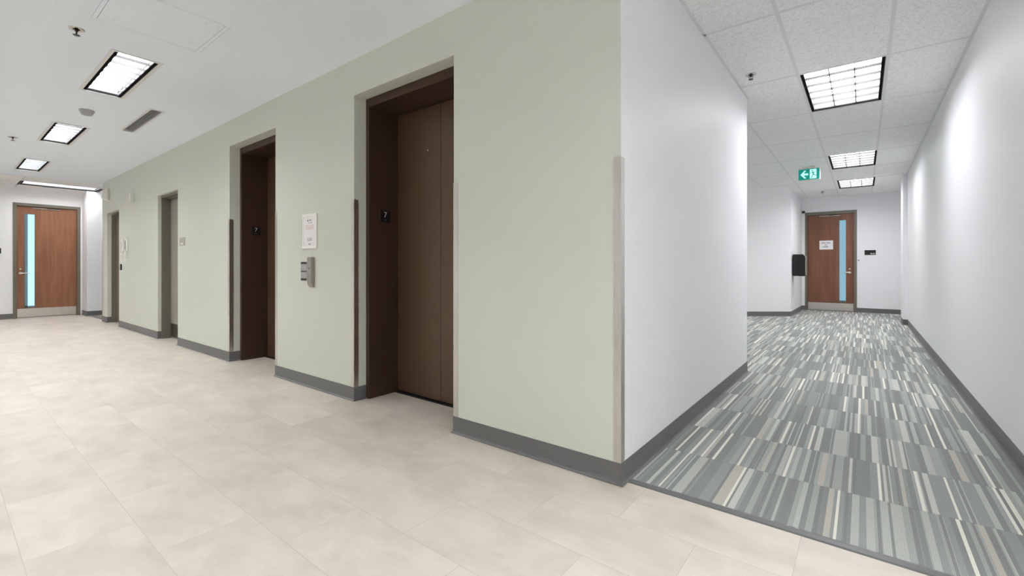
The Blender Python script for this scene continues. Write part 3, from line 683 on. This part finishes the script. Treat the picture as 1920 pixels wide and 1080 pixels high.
# call station
t = thing('elevator_call_station', 'projecting brushed steel elevator call button box below the framed notice', 'call station', (-2.861, 0, 0.875))
cs = bmesh.new(); xa, xb = -2.896, -2.826; D_ = 0.032
prism(cs, [(-0.0004, 0.874), (-0.0004, 1.136), (-D_+0.004, 1.136), (-D_, 1.131), (-D_, 0.905), (-0.010, 0.874)], 'x', xa, xb)
bmesh.ops.bevel(cs, geom=[e for e in cs.edges], offset=0.002, segments=2, affect='EDGES')
obj('body', cs, 'steel_dark', parent=t)
for zc in (1.038, 0.994):
    bt = bmesh.new(); lathe(bt, [(0.014, 0), (0.014, 0.003), (0.011, 0.0045), (0, 0.005)], ((xa+xb)/2+0.006, -D_, zc), '-y', 28)
    bo = obj('call_button', bt, 'chrome', parent=t, smooth=True)
    ar = bmesh.new(); s = 1 if zc > 1.02 else -1; cx_ = (xa+xb)/2+0.006
    prism(ar, [(cx_-0.006, zc-0.004*s), (cx_+0.006, zc-0.004*s), (cx_, zc+0.006*s)], 'y', -D_-0.0056, -D_-0.0048); obj('arrow', ar, 'ink', parent=bo)
t = thing('instruction_plate', 'grey metal plate with pictograms beside the elevator call buttons', 'sign', (-3.03, 0, 0.93))
obj('plate', B(-3.06, -2.957, -0.003, -0.0004, 0.93, 1.098, 0.0008), 'vent_grey', parent=t)
for za, zb_ in ((1.078, 1.095), (0.933, 0.950), (1.008, 1.018)): obj('dark_band', B(-3.057, -2.96, -0.0038, -0.003, za, zb_), 'dark_metal', parent=t)
p = bmesh.new(); print_lines(p, (-3.008, -0.0032, 0), R_, U_, [(1.062, 0.05, 2), (1.050, 0.06, 2), (1.038, 0.04, 2), (1.028, 0.055, 3), (0.992, 0.05, 2), (0.980, 0.06, 3), (0.968, 0.05, 2)], 0.005)
obj('print', p, 'sign_taupe', parent=t)

# strobe and sounder near the far end
t = thing('alarm_strobe', 'white fire alarm strobe high on the green wall above the farthest door', 'alarm strobe', (-10.2, 0, 2.28))
obj('base', B(-10.31, -10.17, -0.045, -0.0005, 2.29, 2.52, 0.008), 'offwhite', parent=t)
b = bmesh.new(); prism(b, [(-0.045, 2.30), (-0.10, 2.33), (-0.10, 2.47), (-0.045, 2.50)], 'x', -10.285, -10.195); obj('strobe_lens', b, 'whitep', parent=t)
t = thing('alarm_sounder', 'small white box high on the green wall between the service doors', 'alarm sounder', (-8.5, 0, 2.12))
obj('housing', B(-8.62, -8.5, -0.045, -0.0005, 2.125, 2.262, 0.006), 'offwhite', parent=t)
obj('grille', B(-8.60, -8.52, -0.05, -0.045, 2.145, 2.242, 0.004), 'whitep', parent=t)
# wall phone
t = thing('wall_phone', 'white wall telephone on the green wall right of the farthest door', 'telephone', (-8.93, 0, 1.14))
obj('base', B(-8.99, -8.88, -0.03, -0.0005, 1.32, 1.535, 0.006), 'whitep', parent=t)
hs = bmesh.new(); box(hs, -8.955, -8.915, -0.075, -0.04, 1.46, 1.525, 0.01); box(hs, -8.955, -8.915, -0.075, -0.04, 1.30, 1.36, 0.01); box(hs, -8.948, -8.922, -0.068, -0.03, 1.34, 1.48, 0.006)
obj('handset', hs, 'whitep', parent=t)
obj('cradle_slot', B(-8.914, -8.905, -0.034, -0.03, 1.34, 1.50), 'dark_metal', parent=t)
cdm = bmesh.new(); pts = []
for i in range(90):
    a = i*0.9; zz = 1.31-0.155*i/89; pts.append((-8.93+0.006*math.cos(a), -0.03+0.006*math.sin(a), zz))
tube(cdm, pts, 0.0035, 6); box(cdm, -8.965, -8.895, -0.03, -0.001, 1.148, 1.185, 0.004); obj('cord', cdm, 'whitep', parent=t, smooth=True)
t = thing('light_switch', 'white light switch plate just right of the farthest door', 'light switch', (-9.3, 0, 1.16))
obj('plate', B(-9.36, -9.28, -0.008, -0.0005, 1.16, 1.295, 0.003), 'whitep', parent=t); obj('toggle', B(-9.335, -9.305, -0.014, -0.008, 1.195, 1.26, 0.003), 'offwhite', parent=t)
t = thing('card_reader', 'black and white card reader below the light switch by the farthest door', 'card reader', (-9.25, 0, 0.99))
obj('back_plate', B(-9.30, -9.19, -0.010, -0.0005, 0.985, 1.115, 0.003), 'whitep', parent=t); obj('reader_body', B(-9.29, -9.235, -0.028, -0.010, 0.997, 1.105, 0.005), 'black', parent=t)
t = thing('room_sign', 'small square taupe room sign right of the taupe door', 'sign', (-6.18, 0, 1.335))
obj('plate', B(-6.285, -6.085, -0.006, -0.0005, 1.335, 1.443, 0.0015), 'sign_taupe', parent=t)
obj('lettering', print_lines(bmesh.new(), (-6.185, -0.0062, 0), R_, U_, [(1.362, 0.11, 2), (1.35, 0.09, 1)], 0.008), 'whitep', parent=t)
# black plate at the left picture edge, on the lobby end wall
t = thing('push_plate', 'small black control plate on the white wall left of the lobby door', 'wall switch', (XW, -1.235, 1.32))
obj('plate', B(XW+0.0005, XW+0.02, -1.275, -1.19, 1.325, 1.43, 0.004), 'black', parent=t)
obj('button', B(XW+0.02, XW+0.025, -1.255, -1.21, 1.35, 1.40, 0.002), 'dark_metal', parent=t)

# ---------------------------------------------------------------- corridor things
# exit sign, hung below the ceiling, facing the viewer
ey = 6.95; exa, exb = 0.075, 0.345; ez0, ez1 = 2.45, 2.625
def ex_un(px, py):
    return px, py
EX0, EX1, EZ0, EZ1 = 0.061, 0.352, 2.512, 2.688
t = thing('exit_sign', 'green running-man exit sign with left arrow hanging from corridor ceiling', 'exit sign', ((EX0+EX1)/2, ey, EZ0))
obj('housing', B(EX0-0.004, EX1+0.012, ey, ey+0.04, EZ0-0.012, EZ1+0.012, 0.004), 'offwhite', parent=t)
ft = obj('legend', B(EX0, EX1, ey-0.003, ey, EZ0, EZ1), 'exit_green', parent=t)
wx = EX1-EX0; hz = EZ1-EZ0
def ep(u, v): return (EX0+u*wx, EZ0+v*hz)
pw = bmesh.new(); y0_, y1_ = ey-0.0045, ey-0.003
prism(pw, [ep(0.545, 0.08), ep(0.86, 0.08), ep(0.86, 0.95), ep(0.545, 0.95)], 'y', y0_, y1_)
obj('doorway_field', pw, 'exit_white', parent=ft)
ar = bmesh.new()
prism(ar, [ep(*q) for q in ((0.09, 0.50), (0.28, 0.87), (0.37, 0.87), (0.25, 0.60), (0.47, 0.60), (0.47, 0.42), (0.25, 0.42), (0.37, 0.14), (0.28, 0.14))], 'y', y0_, y1_)
obj('arrow', ar, 'exit_white', parent=ft)
rm = bmesh.new(); ya, yb = ey-0.0058, ey-0.0045
c_ = ep(0.655, 0.83); prism(rm, [(c_[0]+0.010*math.cos(a), c_[1]+0.010*math.sin(a)) for a in (2*PI*i/14 for i in range(14))], 'y', ya, yb)
def limb(pts, w0_):
    for (a, b) in zip(pts, pts[1:]):
        A = Vector(ep(*a)); Bq = Vector(ep(*b)); d = (Bq-A).normalized(); n = Vector((-d.y, d.x))*w0_; A -= d*w0_*0.5; Bq += d*w0_*0.5
        prism(rm, [tuple(A+n), tuple(Bq+n), tuple(Bq-n), tuple(A-n)], 'y', ya, yb)
limb([(0.68, 0.70), (0.72, 0.46)], 0.0085); limb([(0.72, 0.46), (0.80, 0.36), (0.845, 0.38)], 0.0055); limb([(0.71, 0.46), (0.65, 0.28), (0.60, 0.12)], 0.0055)
limb([(0.68, 0.70), (0.60, 0.64), (0.57, 0.54)], 0.0035); limb([(0.69, 0.70), (0.77, 0.62), (0.82, 0.70)], 0.0035)
obj('running_figure', rm, 'exit_green', parent=ft)
b = bmesh.new(); box(b, EX0+0.06, EX1-0.06, ey+0.005, ey+0.035, H2-0.022, H2-0.0005, 0.003); box(b, EX0+0.11, EX1-0.11, ey+0.010, ey+0.030, EZ1+0.005, H2-0.02)
obj('canopy', b, 'offwhite', parent=t)

# towel dispenser on the white wall left of the far door
t = thing('towel_dispenser', 'black paper towel dispenser on the white wall beside the dark door', 'dispenser', (-0.27, 9.48, 0.86))
pts = [(-0.268, 0.862), (-0.055, 0.862), (-0.045, 0.872), (-0.045, 1.24)]
for k in range(1, 9): a = PI/2*k/8; pts.append((-0.045-0.075*(1-math.cos(a)), 1.24+0.085*math.sin(a)))
pts += [(-0.268, 1.325)]
prism_pts = [(x, z) for x, z in pts]
obj('body', prism(bmesh.new(), prism_pts, 'y', 9.32, 9.62), 'black', parent=t)
cv = bmesh.new(); o2 = [(-0.0445, 0.875), (-0.036, 0.88), (-0.036, 1.245)]
for k in range(1, 9): a = PI/2*k/8; o2.append((-0.036-0.084*(1-math.cos(a)), 1.245+0.088*math.sin(a)))
inn = [(-0.0445-0.0755*(1-math.cos(PI/2*k/8)), 1.2405+0.0855*math.sin(PI/2*k/8)) for k in range(8, -1, -1)]
prism(cv, o2+inn, 'y', 9.325, 9.615)
obj('front_cover', cv, 'steel', parent=t)
obj('paper_slot', B(-0.17, -0.07, 9.36, 9.58, 0.858, 0.863), 'matte_black', parent=t)

# camera in the corner beside the far door
t = thing('security_camera', 'small black camera on the white wall at the far door corner', 'security camera', (-0.235, 11.15, 2.38))
obj('bracket', B(-0.262, -0.218, 11.11, 11.1495, 2.385, 2.425, 0.004), 'black', parent=t)
b = bmesh.new(); tube(b, [(-0.24, 11.12, 2.40), (-0.225, 11.04, 2.395)], 0.032, 20); tube(b, [(-0.225, 11.04, 2.395), (-0.223, 11.03, 2.395)], 0.022, 16); obj('camera_body', b, 'black', parent=t, smooth=True)

# notice taped on the far door, black room sign, small hook
yl = 11.15+0.03
t = thing('door_notice', 'white printed paper notice taped to the dark wooden corridor door', 'notice', (0.22, yl, 1.475))
obj('sheet', B(0.086, 0.355, yl-0.0012, yl-0.0003, 1.475, 1.69), 'paper', parent=t)
obj('lettering', print_lines(bmesh.new(), (0.22, yl-0.0013, 0), R_, U_, [(1.625, 0.20, 2), (1.575, 0.05, 1), (1.53, 0.13, 1)], 0.016), 'ink', parent=t)
yw = 11.15
t = thing('room_sign', 'black rectangular room sign on the white wall right of the dark door', 'sign', (1.048, yw, 1.33))
obj('plate', B(0.948, 1.149, yw-0.006, yw-0.0005, 1.33, 1.44, 0.0015), 'black', parent=t)
obj('lettering', print_lines(bmesh.new(), (1.095, yw-0.0062, 0), R_, U_, [(1.362, 0.09, 2), (1.348, 0.07, 2)], 0.009), 'paper', parent=t)
t = thing('wall_hook', 'tiny dark hook on the white wall right of the dark door frame', 'hook', (0.84, yw, 1.2))
b = bmesh.new(); tube(b, [(0.84, yw-0.0005, 1.21), (0.84, yw-0.02, 1.21), (0.84, yw-0.025, 1.22)], 0.007, 10); obj('peg', b, 'dark_metal', parent=t, smooth=True)
b = bmesh.new(); lathe(b, [(0.013, 0), (0.013, 0.004), (0, 0.005)], (0.84, yw, 1.21), '-y', 16); obj('rose', b, 'dark_metal', parent=t, smooth=True)

for o in list(bpy.data.objects):
    if '_o' in o: del o['_o']
